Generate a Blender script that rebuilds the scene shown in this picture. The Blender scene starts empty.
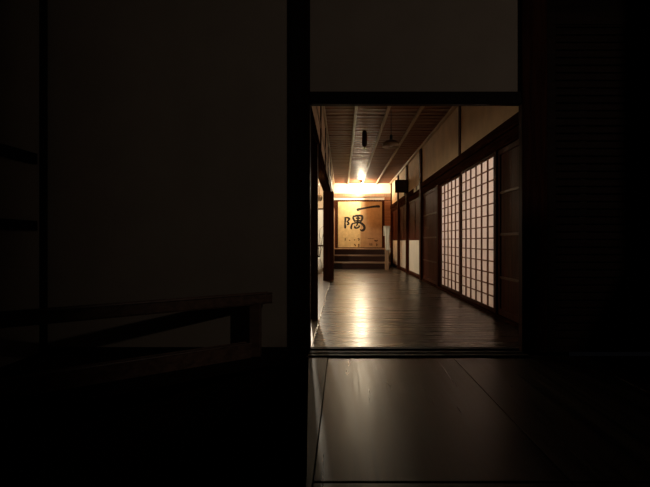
import bpy, bmesh, math, random
from mathutils import Vector, Matrix
random.seed(7)
sc = bpy.context.scene
C = sc.collection
PI = math.pi

# ------------------------------------------------------------------ materials
def new_mat(name):
    m = bpy.data.materials.new(name); m.use_nodes = True
    nt = m.node_tree
    return m, nt, nt.nodes['Principled BSDF']

def wood(name, dark, light, rough=0.45, axis='X', scale=1.0, bump=0.15, contrast=(0.3, 0.7), spec=0.5):
    m, nt, b = new_mat(name)
    tc = nt.nodes.new('ShaderNodeTexCoord')
    mp = nt.nodes.new('ShaderNodeMapping')
    s = {'X': (0.8, 14, 14), 'Y': (14, 0.8, 14), 'Z': (14, 14, 0.8)}[axis]
    mp.inputs['Scale'].default_value = [v*scale for v in s]
    nz = nt.nodes.new('ShaderNodeTexNoise'); nz.inputs['Scale'].default_value = 2.2
    nz.inputs['Detail'].default_value = 7; nz.inputs['Distortion'].default_value = 0.6
    cr = nt.nodes.new('ShaderNodeValToRGB')
    cr.color_ramp.elements[0].position = contrast[0]; cr.color_ramp.elements[1].position = contrast[1]
    cr.color_ramp.elements[0].color = (*dark, 1); cr.color_ramp.elements[1].color = (*light, 1)
    L = nt.links.new
    L(tc.outputs['Object'], mp.inputs['Vector']); L(mp.outputs[0], nz.inputs['Vector'])
    L(nz.outputs['Fac'], cr.inputs['Fac']); L(cr.outputs['Color'], b.inputs['Base Color'])
    bp = nt.nodes.new('ShaderNodeBump'); bp.inputs['Strength'].default_value = bump
    bp.inputs['Distance'].default_value = 0.004
    L(nz.outputs['Fac'], bp.inputs['Height']); L(bp.outputs[0], b.inputs['Normal'])
    b.inputs['Roughness'].default_value = rough
    b.inputs['Specular IOR Level'].default_value = spec
    return m

def plain(name, col, rough=0.6, var=0.08, scale=6, metallic=0, bump=0.05):
    m, nt, b = new_mat(name)
    tc = nt.nodes.new('ShaderNodeTexCoord')
    nz = nt.nodes.new('ShaderNodeTexNoise'); nz.inputs['Scale'].default_value = scale
    nz.inputs['Detail'].default_value = 6
    cr = nt.nodes.new('ShaderNodeValToRGB')
    cr.color_ramp.elements[0].position = 0.3; cr.color_ramp.elements[1].position = 0.7
    cr.color_ramp.elements[0].color = (*[c*(1-var) for c in col], 1)
    cr.color_ramp.elements[1].color = (*[min(1, c*(1+var)) for c in col], 1)
    L = nt.links.new
    L(tc.outputs['Object'], nz.inputs['Vector']); L(nz.outputs['Fac'], cr.inputs['Fac'])
    L(cr.outputs['Color'], b.inputs['Base Color'])
    bp = nt.nodes.new('ShaderNodeBump'); bp.inputs['Strength'].default_value = bump
    bp.inputs['Distance'].default_value = 0.005
    L(nz.outputs['Fac'], bp.inputs['Height']); L(bp.outputs[0], b.inputs['Normal'])
    b.inputs['Roughness'].default_value = rough; b.inputs['Metallic'].default_value = metallic
    return m

def floor_mat(name, axis, dark, light, rough, rv=.1, bump=.05, spec=.5):
    """old oiled floorboards: grain along axis, gloss varying with the grain"""
    m, nt, b = new_mat(name)
    L = nt.links.new
    tc = nt.nodes.new('ShaderNodeTexCoord')
    mp = nt.nodes.new('ShaderNodeMapping')
    mp.inputs['Scale'].default_value = (0.5, 12, 12) if axis == 'X' else (20, 0.6, 20)
    nz = nt.nodes.new('ShaderNodeTexNoise'); nz.inputs['Scale'].default_value = 1.6
    nz.inputs['Detail'].default_value = 8; nz.inputs['Distortion'].default_value = 0.7
    cr = nt.nodes.new('ShaderNodeValToRGB')
    cr.color_ramp.elements[0].position = 0.32; cr.color_ramp.elements[1].position = 0.7
    cr.color_ramp.elements[0].color = (*dark, 1); cr.color_ramp.elements[1].color = (*light, 1)
    L(tc.outputs['Object'], mp.inputs['Vector']); L(mp.outputs[0], nz.inputs['Vector'])
    L(nz.outputs['Fac'], cr.inputs['Fac']); L(cr.outputs['Color'], b.inputs['Base Color'])
    mr = nt.nodes.new('ShaderNodeMapRange')
    mr.inputs['From Min'].default_value = 0.3; mr.inputs['From Max'].default_value = 0.7
    mr.inputs['To Min'].default_value = rough*(1-rv); mr.inputs['To Max'].default_value = rough*(1+rv)
    L(nz.outputs['Fac'], mr.inputs['Value']); L(mr.outputs[0], b.inputs['Roughness'])
    bp = nt.nodes.new('ShaderNodeBump'); bp.inputs['Strength'].default_value = bump
    bp.inputs['Distance'].default_value = 0.003
    L(nz.outputs['Fac'], bp.inputs['Height']); L(bp.outputs[0], b.inputs['Normal'])
    b.inputs['Specular IOR Level'].default_value = spec
    return m

M = {}
M['post']    = wood('post_wood', (.030, .010, .005), (.080, .026, .013), 0.65, 'Z', spec=.02)
M['beam']    = wood('beam_wood', (.026, .011, .006), (.060, .025, .013), 0.7, 'Y', spec=.0)
M['beamx']   = wood('beam_wood_cross', (.03, .017, .011), (.07, .036, .022), 0.45, 'X')
M['blackw']  = wood('sooty_post_wood', (.010, .007, .005), (.020, .012, .008), 0.6, 'Z', spec=.08)
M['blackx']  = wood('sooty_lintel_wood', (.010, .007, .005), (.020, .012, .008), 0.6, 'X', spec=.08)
M['door']    = wood('door_board', (.045, .013, .008), (.095, .026, .014), 0.6, 'Z', spec=.03)
M['doorrail']= wood('door_rail', (.06, .022, .013), (.12, .042, .024), 0.5, 'Y', spec=.08)
M['ceil']    = wood('ceiling_board', (.13, .048, .022), (.30, .12, .055), 0.5, 'X', 1.0, 0.1, spec=.2)
M['batten']  = wood('ceiling_batten', (.36, .25, .15), (.56, .41, .26), 0.45, 'Y', spec=.3)
M['kumiko']  = wood('lattice_wood', (.13, .055, .030), (.22, .10, .055), 0.6, 'Z', spec=.05)
M['step']    = wood('step_wood', (.02, .008, .006), (.05, .02, .014), 0.28, 'X')
M['stepedge']= wood('step_tread_wood', (.13, .08, .052), (.30, .20, .13), 0.3, 'X')
M['pale']    = wood('pale_wood', (.26, .15, .085), (.42, .27, .16), 0.45, 'Z')
M['orange']  = wood('end_board', (.26, .11, .05), (.42, .2, .1), 0.5, 'X')
M['rail']    = wood('railing_wood', (.11, .065, .045), (.24, .145, .10), 0.4, 'X')
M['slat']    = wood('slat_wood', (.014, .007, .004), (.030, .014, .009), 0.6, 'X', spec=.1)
M['sill']    = wood('sill_wood', (.07, .045, .03), (.17, .115, .08), 0.32, 'Y')
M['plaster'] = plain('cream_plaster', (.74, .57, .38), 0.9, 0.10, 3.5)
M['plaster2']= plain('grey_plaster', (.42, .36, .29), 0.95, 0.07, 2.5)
M['white']   = plain('white_lining_paper', (.78, .74, .62), 0.85, 0.04, 3)
M['gold']    = plain('gold_paper', (.66, .52, .25), 0.55, 0.14, 9)
M['tan']     = plain('brown_paper', (.50, .33, .16), 0.6, 0.12, 9)  # right leaf: gold turned browner, the lamp's shade put into the colour
M['ink']     = plain('black_ink', (.010, .008, .007), 0.7, 0.1, 20)
M['grime']   = plain('faded_ink', (.10, .05, .02), 0.8, 0.2, 30)
M['enamel']  = plain('enamel_shade', (.36, .27, .18), 0.4, 0.03, 6)
M['enamel_hood'] = plain('hood_metal', (.55, .48, .38), 0.5, 0.05, 6)
M['black']   = plain('black_metal', (.02, .017, .014), 0.4, 0.1, 9)
M['brass']   = plain('dull_brass', (.35, .24, .12), 0.35, 0.15, 15, 0.8)
M['cloth']   = plain('white_cloth', (.8, .74, .6), 0.9, 0.04, 8)
M['box']     = plain('dark_box', (.030, .014, .010), 0.5, 0.15, 10)
M['leaf']    = plain('dry_branch', (.05, .035, .02), 0.8, 0.3, 20)
M['ceramic'] = plain('white_ceramic', (.7, .66, .58), 0.25, 0.04, 5)
M['edge']    = wood('edge_board', (.09, .065, .045), (.20, .15, .11), 0.5, 'Y', spec=.4)  # lighter than the hall boards: strip of light put into the colour
M['floor']   = floor_mat('corridor_floorboards', 'X', (.020, .013, .008), (.045, .030, .018), 0.28, .10, .0, .42)
M['floor2']  = floor_mat('hall_floorboards', 'Y', (.014, .010, .007), (.055, .040, .025), 0.34, .2, .18, .30)

def paper_mat():
    m = bpy.data.materials.new('shoji_paper'); m.use_nodes = True
    nt = m.node_tree; nt.nodes.clear(); L = nt.links.new
    out = nt.nodes.new('ShaderNodeOutputMaterial')
    df = nt.nodes.new('ShaderNodeBsdfDiffuse'); tr = nt.nodes.new('ShaderNodeBsdfTranslucent')
    mx = nt.nodes.new('ShaderNodeMixShader'); mx.inputs[0].default_value = 0.55
    tc = nt.nodes.new('ShaderNodeTexCoord'); nz = nt.nodes.new('ShaderNodeTexNoise')
    nz.inputs['Scale'].default_value = 25; nz.inputs['Detail'].default_value = 8
    cr = nt.nodes.new('ShaderNodeValToRGB')
    cr.color_ramp.elements[0].color = (.76, .69, .64, 1); cr.color_ramp.elements[1].color = (.86, .79, .74, 1)
    L(tc.outputs['Object'], nz.inputs['Vector']); L(nz.outputs['Fac'], cr.inputs['Fac'])
    L(cr.outputs['Color'], df.inputs['Color']); L(cr.outputs['Color'], tr.inputs['Color'])
    L(df.outputs[0], mx.inputs[1]); L(tr.outputs[0], mx.inputs[2]); L(mx.outputs[0], out.inputs['Surface'])
    return m
M['paper'] = paper_mat()

def emit_mat(name, col, s):
    m, nt, b = new_mat(name)
    b.inputs['Base Color'].default_value = (*col, 1)
    b.inputs['Emission Color'].default_value = (*col, 1)
    b.inputs['Emission Strength'].default_value = s
    return m

# ------------------------------------------------------------------ geometry helpers (world coordinates)
class MB:
    def __init__(s): s.bm = bmesh.new()
    def box(s, x0, x1, y0, y1, z0, z1, bev=0.0):
        r = bmesh.ops.create_cube(s.bm, size=1)
        vs = r['verts']
        for v in vs:
            v.co = Vector((x0+(v.co.x+.5)*(x1-x0), y0+(v.co.y+.5)*(y1-y0), z0+(v.co.z+.5)*(z1-z0)))
        if bev > 0:
            es = list({e for v in vs for e in v.link_edges})
            bmesh.ops.bevel(s.bm, geom=es, offset=bev, segments=2, affect='EDGES', profile=.6)
        return s
    def beam(s, a, b, w, h, bev=0.0):
        """box along a->b, w across (horizontal), h upright"""
        a = Vector(a); b = Vector(b); d = (b-a); L = d.length; d.normalize()
        side = d.cross(Vector((0, 0, 1)))
        if side.length < 1e-4: side = Vector((1, 0, 0))
        side.normalize(); up = side.cross(d)
        r = bmesh.ops.create_cube(s.bm, size=1); vs = r['verts']
        for v in vs:
            v.co = a + d*((v.co.x+.5)*L) + side*(v.co.y*w) + up*(v.co.z*h)
        if bev > 0:
            es = list({e for v in vs for e in v.link_edges})
            bmesh.ops.bevel(s.bm, geom=es, offset=bev, segments=2, affect='EDGES', profile=.6)
        return s
    def lathe(s, c, prof, n=32, cap=True):
        """profile of (radius, z) turned around the vertical through c"""
        rings = []
        for r, z in prof:
            if r < 1e-5: rings.append([s.bm.verts.new((c[0], c[1], c[2]+z))])
            else: rings.append([s.bm.verts.new((c[0]+r*math.cos(2*PI*k/n), c[1]+r*math.sin(2*PI*k/n), c[2]+z)) for k in range(n)])
        for A, B in zip(rings, rings[1:]):
            for k in range(n):
                k2 = (k+1) % n
                if len(A) == 1 and len(B) == 1: continue
                if len(A) == 1: f = (A[0], B[k], B[k2])
                elif len(B) == 1: f = (A[k], A[k2], B[0])
                else: f = (A[k], A[k2], B[k2], B[k])
                s.bm.faces.new(f).smooth = True
        return s
    def tube(s, pts, r, n=10):
        pts = [Vector(p) for p in pts]; rings = []
        for i, p in enumerate(pts):
            d = (pts[min(i+1, len(pts)-1)]-pts[max(i-1, 0)]).normalized()
            ref = Vector((0, 0, 1)) if abs(d.z) < .9 else Vector((1, 0, 0))
            u = d.cross(ref).normalized(); v = d.cross(u)
            rr = r[i] if isinstance(r, (list, tuple)) else r
            rings.append([s.bm.verts.new(p+u*rr*math.cos(2*PI*k/n)+v*rr*math.sin(2*PI*k/n)) for k in range(n)])
        for A, B in zip(rings, rings[1:]):
            for k in range(n): s.bm.faces.new((A[k], A[(k+1) % n], B[(k+1) % n], B[k])).smooth = True
        s.bm.faces.new(rings[0]); s.bm.faces.new(rings[-1][::-1])
        return s
    def stroke(s, pts, y, thick=0.003):
        """brush stroke on a plane y=const: pts = (x, z, halfwidth), solid of given thickness"""
        # smooth with Catmull-Rom
        P = [Vector(p) for p in pts]; Q = []
        for i in range(len(P)-1):
            p0 = P[max(i-1, 0)]; p1 = P[i]; p2 = P[i+1]; p3 = P[min(i+2, len(P)-1)]
            for k in range(6):
                t = k/6
                Q.append(.5*((2*p1)+(p2-p0)*t+(2*p0-5*p1+4*p2-p3)*t*t+(3*p1-p0-3*p2+p3)*t**3))
        Q.append(P[-1])
        rows = []
        for i, q in enumerate(Q):
            d = Q[min(i+1, len(Q)-1)]-Q[max(i-1, 0)]
            d2 = Vector((d.x, d.y)).normalized() if Vector((d.x, d.y)).length > 1e-7 else Vector((1, 0))
            nx, nz = -d2.y, d2.x; w = max(q.z, .002)
            rows.append([s.bm.verts.new((q.x+nx*w, y, q.y+nz*w)), s.bm.verts.new((q.x-nx*w, y, q.y-nz*w)),
                         s.bm.verts.new((q.x-nx*w, y-thick, q.y-nz*w)), s.bm.verts.new((q.x+nx*w, y-thick, q.y+nz*w))])
        for A, B in zip(rows, rows[1:]):
            for k in range(4): s.bm.faces.new((A[k], A[(k+1) % 4], B[(k+1) % 4], B[k]))
        s.bm.faces.new(rows[0]); s.bm.faces.new(rows[-1][::-1])
        return s
    def build(s, name, mat, parent=None):
        bmesh.ops.recalc_face_normals(s.bm, faces=s.bm.faces)
        off = Vector((0, 0, 0))
        if parent is not None:
            off = Vector(parent['_org'])
        elif len(s.bm.verts):
            co = [v.co for v in s.bm.verts]
            off = Vector(((min(c.x for c in co)+max(c.x for c in co))/2, (min(c.y for c in co)+max(c.y for c in co))/2, min(c.z for c in co)))
        for v in s.bm.verts: v.co -= off
        me = bpy.data.meshes.new(name); s.bm.to_mesh(me); s.bm.free()
        me.materials.append(mat)
        o = bpy.data.objects.new(name, me); C.objects.link(o)
        if parent is not None:
            o.parent = parent; o['_org'] = tuple(off)
        else:
            o.location = off; o['_org'] = tuple(off)
        return o

def empty(name, loc, label, cat, group=None):
    o = bpy.data.objects.new(name, None); C.objects.link(o); o.location = loc
    o.empty_display_size = .1
    o['label'] = label; o['category'] = cat; o['_org'] = tuple(loc)
    if group: o['group'] = group
    return o
def tag(o, label, cat, group=None):
    o['label'] = label; o['category'] = cat
    if group: o['group'] = group
    return o
def struct(o, label=None, cat=None):
    o['kind'] = 'structure'
    if label: o['label'] = label
    if cat: o['category'] = cat
    return o
trim_no = [0]
def trim(mb, mat, label, cat='wooden beam'):
    trim_no[0] += 1
    return struct(mb.build('trim_%d' % trim_no[0], mat), label, cat)

# ------------------------------------------------------------------ key dimensions
CAMZ = .85
XR, XL = 1.72, -.30           # corridor wall faces
YD = 3.98                     # plane of the dark foreground wall
YE = 18.4                     # end wall
CZ = 2.90                     # ceiling

# ------------------------------------------------------------------ floors
mb = MB()
y = 4.12
while y < 16.0:                                     # boards across the corridor
    w = random.choice([.26, .28, .30])
    ta, tb = random.uniform(-.0014, .0014), random.uniform(-.0014, .0014)   # old boards, each very slightly tilted
    vs = [mb.bm.verts.new(p) for p in ((-.24, y, -.05), (1.80, y, -.05), (1.80, y+w-.005, -.05), (-.24, y+w-.005, -.05),
                                       (-.24, y, ta), (1.80, y, ta), (1.80, y+w-.005, tb), (-.24, y+w-.005, tb))]
    for f in ((3, 2, 1, 0), (4, 5, 6, 7), (0, 1, 5, 4), (1, 2, 6, 5), (2, 3, 7, 6), (3, 0, 4, 7)): mb.bm.faces.new([vs[k] for k in f])
    y += w
mb.box(-.24, 1.80, 4.12, 18.6, -.08, -.02)
struct(mb.build('floor', M['floor']), 'polished dark corridor floorboards laid across the passage', 'floor')
mb = MB()
xs = [-2.45, -1.92, -1.01, -.10, .81, 1.72, 2.62]
for a, b in zip(xs, xs[1:]):
    if a < -.5: continue
    mb.box(a, b-.005, 1.84, 3.81, -.05, 0, .0015)
    mb.box(a, b-.005, -2.1, 1.825, -.05, 0, .0015)
mb.box(-.10, 4.6, -2.1, 3.98, -.08, -.03)
mb.box(2.62, 4.6, -2.1, 3.98, -.05, 0)
struct(mb.build('floor_hall', M['floor2']), 'wide dark floorboards of the unlit hall before the doorway', 'floor')
def slab(poly, z0, z1):
    mb = MB(); n = len(poly)
    lo = [mb.bm.verts.new((x, y, z0)) for x, y in poly]; hi = [mb.bm.verts.new((x, y, z1)) for x, y in poly]
    mb.bm.faces.new(lo[::-1]); mb.bm.faces.new(hi)
    for k in range(n): mb.bm.faces.new((lo[k], lo[(k+1) % n], hi[(k+1) % n], hi[k]))
    return mb
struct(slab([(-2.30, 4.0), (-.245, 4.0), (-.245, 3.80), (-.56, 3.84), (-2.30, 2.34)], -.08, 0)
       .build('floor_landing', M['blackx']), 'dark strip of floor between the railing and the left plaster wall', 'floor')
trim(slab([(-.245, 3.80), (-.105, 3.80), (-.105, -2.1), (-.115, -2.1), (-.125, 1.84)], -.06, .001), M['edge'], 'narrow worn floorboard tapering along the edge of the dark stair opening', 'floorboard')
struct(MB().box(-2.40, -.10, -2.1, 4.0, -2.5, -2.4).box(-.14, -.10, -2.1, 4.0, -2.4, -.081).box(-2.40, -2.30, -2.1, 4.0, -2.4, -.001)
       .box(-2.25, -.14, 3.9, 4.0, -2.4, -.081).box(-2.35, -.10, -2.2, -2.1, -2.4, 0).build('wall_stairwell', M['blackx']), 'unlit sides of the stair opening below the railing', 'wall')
struct(MB().box(-3.2, -.42, 4.12, 15.2, -.08, 0).build('floor_side_room', M['sill']), 'floor of the lit side room left of the corridor', 'floor')

# ------------------------------------------------------------------ ceilings
mb = MB()
y = 4.12
while y < YE:                                       # lapped boards across the corridor
    w = .23
    a = mb.bm.verts
    vs = [a.new(p) for p in ((-.34, y, CZ-.010), (1.80, y, CZ-.010), (1.80, y+w, CZ+.004), (-.34, y+w, CZ+.004),
                             (-.34, y, CZ+.012), (1.80, y, CZ+.012), (1.80, y+w, CZ+.03), (-.34, y+w, CZ+.03))]
    for f in ((0, 1, 2, 3), (4, 7, 6, 5), (0, 4, 5, 1), (1, 5, 6, 2), (2, 6, 7, 3), (3, 7, 4, 0)):
        mb.bm.faces.new([vs[i] for i in f])
    y += w
mb.box(-.34, 1.80, 4.10, 18.6, CZ+.03, CZ+.08)
struct(mb.build('ceiling', M['ceil']), 'brown lapped board ceiling of the corridor', 'ceiling')
struct(MB().box(-2.45, 4.6, -2.1, 4.12, CZ, CZ+.08).build('ceiling_hall', M['slat']), 'dark ceiling over the hall', 'ceiling')
struct(MB().box(-3.2, -.36, 4.12, 15.2, CZ, CZ+.08).build('ceiling_side_room', M['ceil']), 'ceiling of the lit side room', 'ceiling')
for i, x in enumerate((.215, .71, 1.21)):
    trim(MB().box(x-.022, x+.022, 4.12, YE-.02, CZ-.048, CZ-.008, .004), M['batten'],
         ['left of the three long pale ceiling battens, left of the lamp', 'middle ceiling batten running to the bright lamp', 'right of the three long pale ceiling battens, beside the lamp shade'][i], 'ceiling batten')
trim(MB().box(XR-.05, XR, 4.12, YE-.02, CZ-.055, CZ-.008, .004), M['batten'], 'ceiling edge moulding along the right wall', 'ceiling moulding')
trim(MB().box(XL, XL+.04, 4.12, YE-.02, CZ-.055, CZ-.008, .004), M['batten'], 'ceiling edge moulding along the left wall', 'ceiling moulding')

# ------------------------------------------------------------------ right corridor wall
struct(MB().box(XR+.012, XR+.10, 4.12, 18.6, 2.08, CZ).build('wall_right', M['plaster']), 'cream plaster strip above the right hand doors', 'wall')
trim(MB().box(XR-.02, XR+.10, 4.12, YE-.02, 1.985, 2.10, .006), M['beam'], 'broad dark head beam above the right hand doors', 'beam')
trim(MB().box(XR+.005, XR+.11, 4.12, YE-.02, 1.86, 1.985, .004), M['beam'], 'grooved door head on the right above the lattice screens', 'beam')
trim(MB().box(XR-.01, XR+.11, 4.12, 15.9, .0, .035, .004), M['beam'], 'grooved door sill along the foot of the right wall', 'sill')
def rpost(y, w, lab, z0=0.0, z1=CZ-.055, d=.03):
    return trim(MB().box(XR-d, XR+.10, y-w/2, y+w/2, z0, z1, .005), M['post'], lab, 'post')
rpost(7.62, .11, 'short dark post in the plaster above the lattice screens', 2.10, d=.005)
rpost(9.42, .12, 'slim dark post beyond the lattice screens', .035, 1.86, d=.0)
rpost(11.30, .20, 'dark post beyond the plain brown door on the right')
rpost(13.75, .16, 'dark post between the first and second white footed doors')
rpost(15.85, .16, 'dark post between the second and third white footed doors')
rpost(18.05, .12, 'last post of the right wall, at the far corner')
rpost(5.86, .10, 'dark post at the near edge of the lattice screens', .035, 1.86, d=.0)
trim(MB().box(XR-.012, XR+.10, 4.12, 4.24, .035, 1.86, .004), M['post'], 'dark post just behind the doorway on the right', 'post')

# shoji screens -------------------------------------------------------------
def shoji(y0, y1, label, xoff):
    x = XR+xoff
    r = empty('shoji_screen', (x+.015, (y0+y1)/2, .037), label, 'sliding door', 'backlit lattice paper screens')
    z0, z1 = .037, 1.858
    mb = MB()
    mb.box(x, x+.03, y0, y0+.035, z0, z1, .002); mb.box(x, x+.03, y1-.035, y1, z0, z1, .002)
    mb.box(x, x+.03, y0+.035, y1-.035, z0, z0+.04, .002); mb.box(x, x+.03, y0+.035, y1-.035, z1-.035, z1, .002)
    mb.build('frame', M['post'], r)
    mb = MB()
    ncol, nrow = 6, 13
    for k in range(1, ncol):
        yy = y0+.035+(y1-y0-.07)*k/ncol
        mb.box(x+.004, x+.022, yy-.011, yy+.011, z0+.04, z1-.035)
    for k in range(1, nrow):
        zz = z0+.04+(z1-z0-.075)*k/nrow
        mb.box(x+.006, x+.020, y0+.035, y1-.035, zz-.007, zz+.007)
    mb.build('lattice', M['kumiko'], r)
    MB().box(x+.022, x+.0235, y0+.03, y1-.03, z0+.02, z1-.02).build('paper', M['paper'], r)
    return r
shoji(5.91, 7.62, 'glowing lattice paper screen nearest the dark doorway on the right wall', .010)
shoji(7.56, 9.34, 'glowing lattice paper screen next to the plain brown door', .048)

# plain wooden doors ---------------------------------------------------------
def wood_door(y0, y1, label, xoff=.02, z1=1.858, z0=.037, rails=(.45, .92, 1.38), group='plain brown wooden doors'):
    x = XR+xoff
    r = empty('wooden_door', (x+.015, (y0+y1)/2, z0), label, 'sliding door', group)
    mb = MB()
    mb.box(x, x+.03, y0, y0+.06, z0, z1, .003); mb.box(x, x+.03, y1-.06, y1, z0, z1, .003)
    mb.box(x, x+.03, y0+.06, y1-.06, z0, z0+.07, .003); mb.box(x, x+.03, y0+.06, y1-.06, z1-.06, z1, .003)
    mb.build('frame', M['door'], r)
    mb = MB(); n = 4
    for k in range(n):
        a = y0+.055+(y1-y0-.11)*k/n; b = y0+.055+(y1-y0-.11)*(k+1)/n
        mb.box(x+.014, x+.024, a, b-.004, z0+.05, z1-.05, .001)
    mb.build('panel', M['door'], r)
    for z in rails:
        MB().box(x+.002, x+.014, y0+.06, y1-.06, z-.014, z+.014, .003).build('rail', M['doorrail'], r)
    return r
wood_door(9.49, 11.18, 'plain brown boarded door between the lattice screens and white footed doors')
wood_door(4.25, 5.80, 'dark brown boarded door just beyond the doorway, near side of the lattice screens')

# doors with a white lower half ------------------------------------------------
def half_door(y0, y1, label):
    x = XR+.03; z0, z1 = .037, 1.858
    r = empty('panelled_door', (x+.015, (y0+y1)/2, z0), label, 'sliding door', 'brown doors with white lower halves')
    mb = MB()
    mb.box(x, x+.03, y0, y0+.05, z0, z1, .003); mb.box(x, x+.03, y1-.05, y1, z0, z1, .003)
    mb.box(x, x+.03, y0+.05, y1-.05, z0, z0+.05, .003); mb.box(x, x+.03, y0+.05, y1-.05, z1-.05, z1, .003)
    mb.box(x, x+.03, y0+.05, y1-.05, .87, .92, .003); mb.box(x, x+.03, (y0+y1)/2-.025, (y0+y1)/2+.025, .92, z1-.05, .003)
    mb.box(x+.004, x+.026, y0+.05, y1-.05, 1.36, 1.385, .002)
    mb.build('frame', M['door'], r)
    MB().box(x+.014, x+.022, y0+.04, y1-.04, .90, z1-.03).build('upper_panel', M['door'], r)
    o = MB().box(x+.008, x+.020, y0+.04, y1-.04, z0+.03, .89).build('lower_panel', M['white'], r)
    o['label'] = 'white lower panel'
half_door(11.41, 13.66, 'brown door with white lower half beside the plain brown door')
half_door(13.84, 15.76, 'brown door with white lower half, middle one of three')
half_door(15.94, 17.98, 'brown door with white lower half at the far corner beside the steps')

# wall behind the doors: the outside, lit from beyond ------------------------------------
struct(MB().box(XR+.11, XR+.16, 9.40, 18.6, 0, CZ).box(XR+.11, XR+.16, 4.0, 5.86, 0, CZ).build('wall_right_back', M['plaster2']), 'backing behind the wooden doors of the right wall', 'wall')
struct(MB().box(3.0, 3.05, 5.0, 10.3, 0, CZ).box(XR+.10, 3.0, 5.0, 5.05, 0, CZ).box(XR+.10, 3.0, 10.25, 10.3, 0, CZ)
       .box(XR+.10, 3.05, 5.0, 10.3, CZ, CZ+.05).box(XR+.10, 3.05, 5.0, 10.3, -.08, -.03).build('wall_veranda', M['white']), 'enclosed passage behind the lattice screens', 'wall')

# ------------------------------------------------------------------ left corridor side
struct(MB().box(XL-.05, XL, 4.12, 18.6, 2.09, CZ).build('wall_left', M['plaster']), 'plaster strip above the openings on the left', 'wall')
trim(MB().box(XL-.10, XL+.02, 4.12, YE-.02, 1.90, 2.10, .006), M['beam'], 'broad dark head beam along the left side', 'beam')
trim(MB().box(XL-.06, XL+.012, 4.12, YE-.02, 2.40, 2.46, .004), M['batten'], 'thin rail across the plaster above the left beam', 'rail')
for i, y in enumerate((7.2, 9.2, 11.05, 13.2, 15.4, 17.4)):
    trim(MB().box(XL-.05, XL+.015, y-.05, y+.05, 2.10, CZ-.055, .004), M['post'],
         'short upright post, %s along the top of the left wall' % ['nearest', 'second', 'third', 'fourth', 'fifth', 'farthest'][i], 'post')
trim(MB().box(-.44, -.24, 4.12, 15.9, -.05, .012, .004), M['sill'], 'worn pale wooden track along the left edge of the floor', 'sill')
trim(MB().box(-.336, -.26, 5.55, 5.67, .012, 1.90, .006), M['post'], 'slim brown post nearest the doorway on the left', 'post')
trim(MB().box(-.40, -.175, 11.0, 11.22, .012, 1.90, .008).box(-.40, XL+.02, 11.0, 11.22, 1.90, 2.15, .004), M['post'], 'thick square pillar on the left side of the corridor', 'pillar')
struct(MB().box(-.34, -.25, 15.0, 18.6, .0, 1.90).build('wall_left_boards', M['orange']), 'wooden boarding at the far left of the corridor', 'wall')
# side room shell
struct(MB().box(-3.2, -3.12, 4.12, 15.2, 0, CZ).box(-3.2, -.40, 15.1, 15.2, 0, CZ).build('wall_side_room', M['plaster']), 'pale wall of the lit side room', 'wall')

# ------------------------------------------------------------------ end of the corridor
struct(MB().box(-.4, 1.85, YE, YE+.1, .0, CZ).build('wall_back', M['white']), 'white plaster of the end wall above the painted panels', 'wall')
trim(MB().box(XL, XR, YE-.07, YE, 2.40, 2.53, .006), M['pale'], 'wide grey beam below the bright end wall strip', 'beam')
trim(MB().box(XL, XR, YE-.05, YE, 2.265, 2.30, .004), M['post'], 'thin dark door head above the painted panels', 'beam')
trim(MB().box(XL, XL+.14, YE-.06, YE, .60, 2.265, .004), M['post'], 'dark post left of the gold panel', 'post')
trim(MB().box(1.43, 1.50, YE-.06, YE, .60, 2.265, .004), M['post'], 'dark post right of the brown panel', 'post')
trim(MB().box(1.50, XR, YE-.05, YE, .60, 2.40), M['orange'], 'reddish wooden boarding right of the painted panels', 'board')

# painted panels
def px(u, v):                                       # reference sheet of the painting (60 x 60 units) to wall metres
    return ((-.148+(u-7.8)*(1.575/45.5)), 2.265-(v-6.8)*(1.665/46.5))
scr = empty('folding_screen', (.65, YE-.02, .603), 'two leaf gold and brown screen with a large brushed character, above the steps', 'screen')
def leafpair():
    z0, z1, y = .605, 2.262, YE-.034
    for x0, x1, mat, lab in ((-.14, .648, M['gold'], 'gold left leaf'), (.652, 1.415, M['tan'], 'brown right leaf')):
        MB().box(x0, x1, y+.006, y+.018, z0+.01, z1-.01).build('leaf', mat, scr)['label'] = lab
    mb = MB()
    mb.box(-.155, -.137, y, y+.024, z0, z1, .002).box(1.412, 1.43, y, y+.024, z0, z1, .002)
    mb.box(-.137, 1.412, y, y+.024, z0, z0+.02, .002).box(-.137, 1.412, y, y+.024, z1-.02, z1, .002)
    mb.build('frame', M['post'], scr)
leafpair()
yp = YE-.029
def brush(lst, name, mat, lab=None, wk=.0064):
    mb = MB()
    for st in lst: mb.stroke([(*px(u/8.117, v/8.117), w*wk/1.15) for u, v, w in st], yp)
    o = mb.build(name, mat, scr)
    if lab: o['label'] = lab
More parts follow.
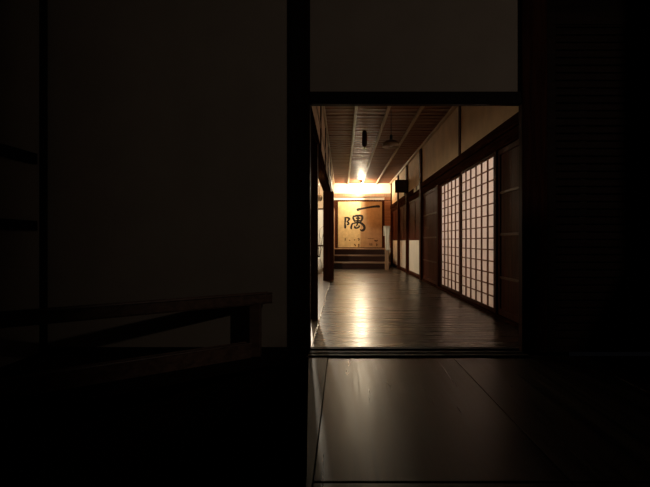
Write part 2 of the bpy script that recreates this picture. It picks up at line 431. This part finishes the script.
brush([
    [(124, 183, 5), (126, 205, 6), (123, 235, 5), (125, 262, 7), (122, 276, 4)],
    [(128, 188, 4), (145, 190, 6), (158, 198, 7), (150, 212, 5), (140, 220, 4), (150, 228, 6), (152, 240, 6), (138, 246, 4)],
    [(196, 172, 4), (190, 190, 6), (200, 212, 6), (208, 222, 4)],
    [(192, 180, 4), (215, 174, 6), (240, 172, 6), (262, 176, 7), (266, 195, 7), (256, 215, 6), (248, 222, 3)],
    [(212, 194, 4), (232, 192, 5), (250, 194, 4)],
    [(208, 216, 4), (230, 213, 5), (250, 214, 4)],
    [(230, 176, 4), (231, 196, 5), (228, 214, 5), (226, 238, 5), (216, 258, 4)],
    [(188, 232, 4), (178, 250, 6), (174, 272, 6), (180, 280, 3)],
    [(190, 236, 4), (214, 230, 5), (240, 228, 6), (262, 236, 7), (280, 255, 8), (284, 275, 8), (272, 290, 8), (256, 290, 5), (248, 282, 3)],
    [(206, 254, 4), (204, 268, 6), (222, 272, 5), (240, 262, 5), (238, 250, 4)],
], 'calligraphy', M['ink'], 'large brushed black character of many strokes')
brush([[(220, 130, 7), (232, 124, 9), (252, 119, 7), (290, 112, 6), (330, 105, 6), (370, 100, 7), (400, 99, 8), (412, 103, 6)]],
      'calligraphy', M['ink'], 'one long brushed horizontal stroke')
for grp in (
    [[(124, 352, 2), (125, 362, 3), (124, 374, 2)]], [[(155, 368, 2), (166, 372, 3)]],
    [[(196, 368, 3), (208, 366, 3)]], [[(228, 356, 3), (240, 360, 3), (236, 374, 3)]],
    [[(200, 400, 3), (206, 408, 4), (212, 416, 2)]], [[(230, 402, 3), (240, 406, 3), (234, 418, 3), (242, 418, 2)]],
    [[(310, 357, 1.5), (360, 358, 1.5)]], [[(366, 370, 4), (380, 376, 4), (394, 370, 3)]],
    [[(330, 390, 2), (330, 404, 3), (332, 414, 2)]], [[(344, 392, 2), (345, 404, 3), (344, 414, 2)]],
    [[(380, 398, 3), (388, 404, 3), (384, 416, 3)]]):
    brush(grp, 'inscription', M['grime'])

# steps
st = empty('wooden_steps', (.68, 16.9, 0), 'three dark polished wooden steps rising to the painted panels', 'steps')
YS = [15.8, 16.45, 17.1, YE-.08]
for i in range(3):
    z = .2*(i+1)
    MB().box(-.245, 1.46, YS[i]-.03, YS[i+1]+(.0 if i < 2 else 0), z-.035, z, .006).build('tread', M['stepedge'] if i < 2 else M['pale'], st)
    MB().box(-.245, 1.46, YS[i], YS[i]+.03, z-.2+(.0 if i else .002), z-.036).build('riser', M['step'], st)
np_ = empty('newel_post', (1.295, 15.05, 0), 'pale wooden post standing at the right foot of the steps', 'post')
MB().box(1.245, 1.345, 15.0, 15.1, .002, 1.25, .006).build('post', M['pale'], np_)
MB().box(1.240, 1.350, 14.995, 15.105, 1.25, 1.272, .006).build('cap', M['pale'], np_)
mb = MB(); n = 16; rows = []
for i in range(n+1):                                 # cloth draped over the post top, front fall
    t = i/n
    z = 1.284-.70*t
    xa = 1.195+.075*t+.010*math.sin(5*t); xb = 1.385-.015*t+.008*math.sin(7*t+1)
    rows.append([mb.bm.verts.new((xa+(xb-xa)*k/8, 14.965+.012*math.sin(k*1.6+t*3), z+(.012*math.sin(k+2*t) if t > 0 else 0))) for k in range(9)])
back = [mb.bm.verts.new((1.205+.17*k/8, 15.12, 1.284)) for k in range(9)]
back2 = [mb.bm.verts.new((1.205+.17*k/8, 15.125, 1.00)) for k in range(9)]
rows = [back2, back]+rows
for A, B in zip(rows, rows[1:]):
    for k in range(8): mb.bm.faces.new((A[k], A[k+1], B[k+1], B[k])).smooth = True
cl = mb.build('hanging_cloth', M['cloth'])
md = cl.modifiers.new('t', 'SOLIDIFY'); md.thickness = .004; md.offset = 0
tag(cl, 'white cloth draped over the pale post at the foot of the steps', 'cloth')

# ------------------------------------------------------------------ lamps and hanging things
LX, LY, LZ = .655, 17.60, 2.72
lm = empty('ceiling_lamp', (LX, LY, CZ-.012), 'lit bare bulb lamp glowing under the ceiling at the end of the corridor', 'lamp')
MB().lathe((LX, LY, 0), [(0, CZ-.012), (.055, CZ-.012), (.055, CZ-.03), (.03, CZ-.05), (.022, CZ-.10), (0, CZ-.10)], 24).build('socket', M['black'], lm)
EB = emit_mat('lit_bulb', (1.0, .84, .56), 60)
mb = MB(); rows = []                                  # quarter bowl reflector under the right side of the bulb
for i in range(10):
    row = []
    for k in range(17):
        az = PI*k/16
        el = -PI/2+(PI/2-math.radians(6+11*min(1, k/6)))*i/9     # rim dips lower towards the end wall
        row.append(mb.bm.verts.new((LX+.065*math.cos(el)*math.sin(az), LY-.065*math.cos(el)*math.cos(az), LZ-.040+.065*math.sin(el))))
    rows.append(row)
for A, B in zip(rows, rows[1:]):
    for k in range(16): mb.bm.faces.new((A[k], A[k+1], B[k+1], B[k])).smooth = True
bmesh.ops.remove_doubles(mb.bm, verts=mb.bm.verts, dist=1e-5)
o = mb.build('reflector', M['enamel_hood'], lm); md = o.modifiers.new('t', 'SOLIDIFY'); md.thickness = .002
MB().tube([(LX+.01, LY, CZ-.035), (LX+.055, LY, CZ-.05), (LX+.075, LY, LZ+.02), (LX+.064, LY, LZ-.055)], .004).build('bracket', M['black'], lm)
MB().lathe((LX, LY, LZ), [(0, -.022), (.02, -.018), (.034, .0), (.036, .02), (.028, .05), (.020, .07), (.018, .10), (0, .10)], 24).build('bulb', EB, lm)

# unlit enamel shade on a cord
SX, SY = .765, 8.10
ps = empty('pendant_lamp', (SX, SY, CZ-.012), 'unlit pale shallow shade lamp hanging on a cord before the right plaster wall', 'lamp')
MB().tube([(SX, SY, CZ-.012), (SX, SY, 2.49)], .006).build('cord', M['black'], ps)
MB().lathe((SX, SY, 2.42), [(0, .09), (.018, .085), (.024, .05), (.024, .0), (0, 0)], 20).build('cap', M['black'], ps)
MB().lathe((SX, SY, 2.27), [(.026, .155), (.045, .15), (.10, .125), (.132, .095), (.135, .04), (.131, .04), (.128, .09), (.098, .118), (.026, .145), (.026, .155)], 40).build('lamp_shade', M['enamel'], ps)
MB().lathe((SX, SY, 2.31), [(0, 0), (.03, .015), (.035, .045), (.02, .09), (0, .10)], 20).build('bulb', M['ceramic'], ps)

# slim bullet-shaped fixture
HX, HY = .415, 9.58
hb = empty('hanging_bell', (HX, HY, CZ-.012), 'slim dark bullet shaped bell hanging between the left ceiling battens', 'bell')
MB().tube([(HX, HY, CZ-.010), (HX, HY, CZ-.06)], .008).build('cord', M['black'], hb)
MB().lathe((HX, HY, 2.59), [(0, .30), (.02, .295), (.04, .27), (.046, .20), (.048, .08), (.044, .03), (.03, .0), (0, -.01)], 24).build('body', M['box'], hb)
MB().lathe((HX, HY, 2.565), [(0, .02), (.022, .02), (.026, .0), (.018, -.015), (0, -.02)], 20).build('tip', M['brass'], hb)

# dark box sticking out of the right wall
bx = empty('sign_box', (1.55, 13.6, 2.115), 'dark square box projecting from the right wall near the end lamp', 'box')
MB().box(1.385, 1.715, 13.52, 13.62, 2.115, 2.43, .006).build('case', M['box'], bx)
mb = MB(); mb.box(1.375, 1.725, 13.505, 13.525, 2.105, 2.13, .003); mb.box(1.375, 1.725, 13.505, 13.525, 2.415, 2.44, .003)
mb.box(1.375, 1.40, 13.505, 13.525, 2.13, 2.415, .003); mb.box(1.70, 1.725, 13.505, 13.525, 2.13, 2.415, .003)
mb.build('frame', M['post'], bx)

# small dark knob on the beam and two pale plaques
kn = MB().lathe((1.71, 14.1, 2.10), [(0, .0), (.03, .0), (.035, .03), (.02, .05), (.03, .08), (0, .10)], 20).build('small_bell', M['black'])
tag(kn, 'small dark knob standing on the right hand beam below the dark box', 'bell')
for i, (y0, y1, lab) in enumerate(((11.86, 12.24, 'small white plaque on the right beam, farther of the pair'), (11.42, 11.72, 'small white plaque on the right beam, nearer of the pair'))):
    p = empty('plaque', (XR-.026, (y0+y1)/2, 1.99), lab, 'plaque', 'white plaques on the beam')
    MB().box(XR-.030, XR-.021, y0, y1, 1.99, 2.09, .002).build('board', M['white'], p)
    MB().box(XR-.033, XR-.030, y0-.006, y1+.006, 1.984, 1.992).box(XR-.033, XR-.030, y0-.006, y1+.006, 2.088, 2.096).build('frame', M['pale'], p)

# ------------------------------------------------------------------ things in the side room
sh = empty('standing_screen', (-.95, 14.8, 0), 'white standing screen seen between the left post and pillar', 'screen')
MB().box(-1.6, -.45, 14.78, 14.80, .05, 1.75).build('panel', M['white'], sh)
mb = MB()
for x in (-1.6, -1.03, -.46): mb.box(x-.02, x+.02, 14.76, 14.82, 0, 1.78, .003)
for z in (.06, .72, 1.76): mb.box(-1.58, -.48, 14.765, 14.815, z-.02, z+.02, .003)
mb.build('frame', M['post'], sh)
lp = empty('paper_lantern', (-.545, 12.6, CZ), 'small round white lantern hanging in the room on the left', 'lantern')
MB().tube([(-.545, 12.6, CZ), (-.545, 12.6, 1.98)], .005).build('cord', M['black'], lp)
MB().lathe((-.545, 12.6, 1.90), [(0, .09), (.03, .085), (.06, .06), (.08, .0), (.06, -.06), (.03, -.085), (0, -.09)], 28).build('shade', M['cloth'], lp)
vs_ = empty('flower_vase', (-.60, 13.6, .0), 'slender white vase of dry branches in the room on the left', 'vase')
MB().lathe((-.60, 13.6, 0), [(0, .005), (.07, .005), (.10, .10), (.09, .25), (.04, .36), (.05, .42), (.035, .42), (.03, .36), (0, .30)], 28).build('vase', M['ceramic'], vs_)
mb = MB()
for k in range(7):
    a = k*.9; mb.tube([(-.60, 13.6, .32), (-.60+.05*math.cos(a), 13.6+.05*math.sin(a), .6), (-.60+.16*math.cos(a+.4), 13.6+.16*math.sin(a+.4), .85+.06*k), (-.60+.2*math.cos(a+.8), 13.6+.2*math.sin(a+.8), .98+.05*k)], [.008, .007, .005, .003], 6)
mb.build('branches', M['leaf'], vs_)

# ------------------------------------------------------------------ the dark hall
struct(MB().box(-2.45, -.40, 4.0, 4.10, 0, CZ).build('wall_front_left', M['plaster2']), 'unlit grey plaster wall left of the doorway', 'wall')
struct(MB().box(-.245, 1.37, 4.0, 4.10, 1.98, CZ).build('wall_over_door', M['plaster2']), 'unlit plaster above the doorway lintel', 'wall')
trim(MB().box(-.40, -.245, YD-.012, 4.12, 0, CZ, .006), M['blackw'], 'thick black post at the left side of the doorway', 'post')
trim(MB().box(1.37, 1.56, YD-.03, 4.04, 0, CZ, .006), M['post'], 'dark reddish post at the right side of the doorway', 'post')
trim(MB().box(-.245, 1.37, YD-.02, 4.035, 1.895, 1.99, .006), M['blackx'], 'black lintel over the doorway', 'lintel')
trim(MB().box(-2.45, -.40, YD-.01, 4.0, 0, .035, .004), M['blackx'], 'thin skirting at the foot of the left plaster wall', 'skirting')
mb = MB()
for a, b, z in ((3.81, 3.86, .012), (3.86, 3.92, .002), (3.92, 3.97, .010), (3.97, 4.05, .002), (4.05, 4.12, .012)):
    mb.box(-.245, 1.37, a, b, -.05, z)
trim(mb, M['blackx'], 'grooved threshold across the doorway floor', 'threshold')
# slatted dark door right of the doorway
sd = empty('slatted_door', (2.05, YD, 0), 'dark slatted wooden door right of the doorway', 'door')
mb = MB(); mb.box(1.562, 1.63, YD-.02, YD+.03, .004, 2.6, .004).box(2.52, 2.598, YD-.02, YD+.03, .004, 2.6, .004).box(1.63, 2.52, YD-.02, YD+.03, .004, .10, .003).box(1.63, 2.52, YD-.02, YD+.03, 2.5, 2.6, .003)
mb.build('frame', M['slat'], sd)
mb = MB(); z = .11
while z < 2.49:
    mb.box(1.63, 2.52, YD-.006, YD+.012, z, z+.050, .006); z += .058
mb.build('slats', M['slat'], sd)
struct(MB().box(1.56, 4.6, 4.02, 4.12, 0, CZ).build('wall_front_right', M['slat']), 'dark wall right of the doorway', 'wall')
trim(MB().box(1.56, 2.60, YD-.02, 4.02, 2.6, CZ), M['blackx'], 'dark board above the slatted door', 'beam')
# left wall of the hall
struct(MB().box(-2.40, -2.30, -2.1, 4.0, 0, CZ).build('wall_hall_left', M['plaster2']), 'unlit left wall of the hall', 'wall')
trim(MB().box(-2.31, -2.262, 3.95, 3.999, 0, CZ, .005), M['blackw'], 'thin dark post in the left corner of the hall', 'post')
trim(MB().box(-2.30, -2.265, -2.0, 3.87, 1.42, 1.50, .004), M['blackx'], 'upper dark rail along the left wall of the hall', 'rail')
trim(MB().box(-2.30, -2.265, -2.0, 3.87, .93, 1.0, .004), M['blackx'], 'lower dark rail along the left wall of the hall', 'rail')
# rest of the hall shell: back wall, right wall with an invented opening, stepped to shape the lamp's light
struct(MB().box(-2.45, 4.6, -2.2, -2.1, 0, CZ).build('wall_hall_back', M['plaster2']), 'back wall of the hall behind the viewer', 'wall')
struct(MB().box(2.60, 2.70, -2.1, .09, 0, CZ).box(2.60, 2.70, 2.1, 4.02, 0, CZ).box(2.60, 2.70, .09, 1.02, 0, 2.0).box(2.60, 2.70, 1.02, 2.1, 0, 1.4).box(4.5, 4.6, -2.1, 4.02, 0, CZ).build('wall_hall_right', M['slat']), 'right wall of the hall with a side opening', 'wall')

# railing ---------------------------------------------------------------------
E = Vector((-.575, 3.90, 0)); D = Vector((-.757, -.653, 0))
rl = empty('wooden_railing', tuple(E+D*.085), 'low wooden railing with two rails before the left plaster wall', 'railing')
MB().beam(E-D*.03+Vector((0, 0, .425)), E+D*2.1+Vector((0, 0, .425)), .065, .064, .010).build('top_rail', M['rail'], rl)
MB().beam(E+D*.15+Vector((0, 0, .052)), E+D*2.1+Vector((0, 0, .052)), .07, .10, .008).build('bottom_rail', M['rail'], rl)
for t in (.085, 2.0):
    P = E+D*t
    MB().beam(P+Vector((0, 0, .0)), P+Vector((0, 0, .395)), .08, .075, .006).build('post', M['rail'], rl)

# ------------------------------------------------------------------ lights
def light(kind, name, loc, energy, col, **kw):
    d = bpy.data.lights.new(name, kind); d.energy = energy; d.color = col
    for k, v in kw.items():
        if k != 'rot' and k != 'target': setattr(d, k, v)
    o = bpy.data.objects.new(name, d); C.objects.link(o); o.location = loc
    if 'rot' in kw: o.rotation_euler = kw['rot']
    if 'target' in kw: o.rotation_euler = (Vector(kw['target'])-Vector(loc)).to_track_quat('-Z', 'Y').to_euler()
    return o
WARM = (1.0, .83, .58)
light('POINT', 'end_lamp_light', (LX-.004, LY, LZ-.042), 150, WARM, shadow_soft_size=.012)
light('POINT', 'side_room_light', (-.80, 8.4, 1.80), 17, (1.0, .80, .52), shadow_soft_size=.05)
light('POINT', 'side_room_far_light', (-.92, 13.0, 2.10), 140, (1.0, .86, .66), shadow_soft_size=.04)
light('AREA', 'veranda_daylight', (2.9, 7.6, 1.3), 110, (1.0, .85, .77), shape='RECTANGLE', size=4.6, size_y=2.4, target=(1.7, 7.6, 1.0))
light('POINT', 'hall_side_lamp', (3.2, -.30, 2.42), 27, (1.0, .80, .66), shadow_soft_size=.06)

w = bpy.data.worlds.new('World'); sc.world = w; w.use_nodes = True
w.node_tree.nodes['Background'].inputs['Color'].default_value = (.05, .05, .06, 1)
w.node_tree.nodes['Background'].inputs['Strength'].default_value = .02

# ------------------------------------------------------------------ camera
cd = bpy.data.cameras.new('camera'); cam = bpy.data.objects.new('camera', cd); C.objects.link(cam)
cam.location = (0, 0, CAMZ); cam.rotation_euler = (PI/2, 0, 0)
cd.sensor_width = 36; cd.sensor_fit = 'HORIZONTAL'; cd.lens = 36*520/650
cd.shift_x = -(342-325)/650; cd.shift_y = -(243.5-241)/650
cd.clip_start = .02; cd.clip_end = 100
sc.camera = cam
for o in bpy.data.objects:
    if '_org' in o.keys(): del o['_org']
vs = sc.view_settings
vs.view_transform = 'Standard'; vs.look = 'None'; vs.gamma = 1; vs.use_curve_mapping = False
vs.exposure = 0.0
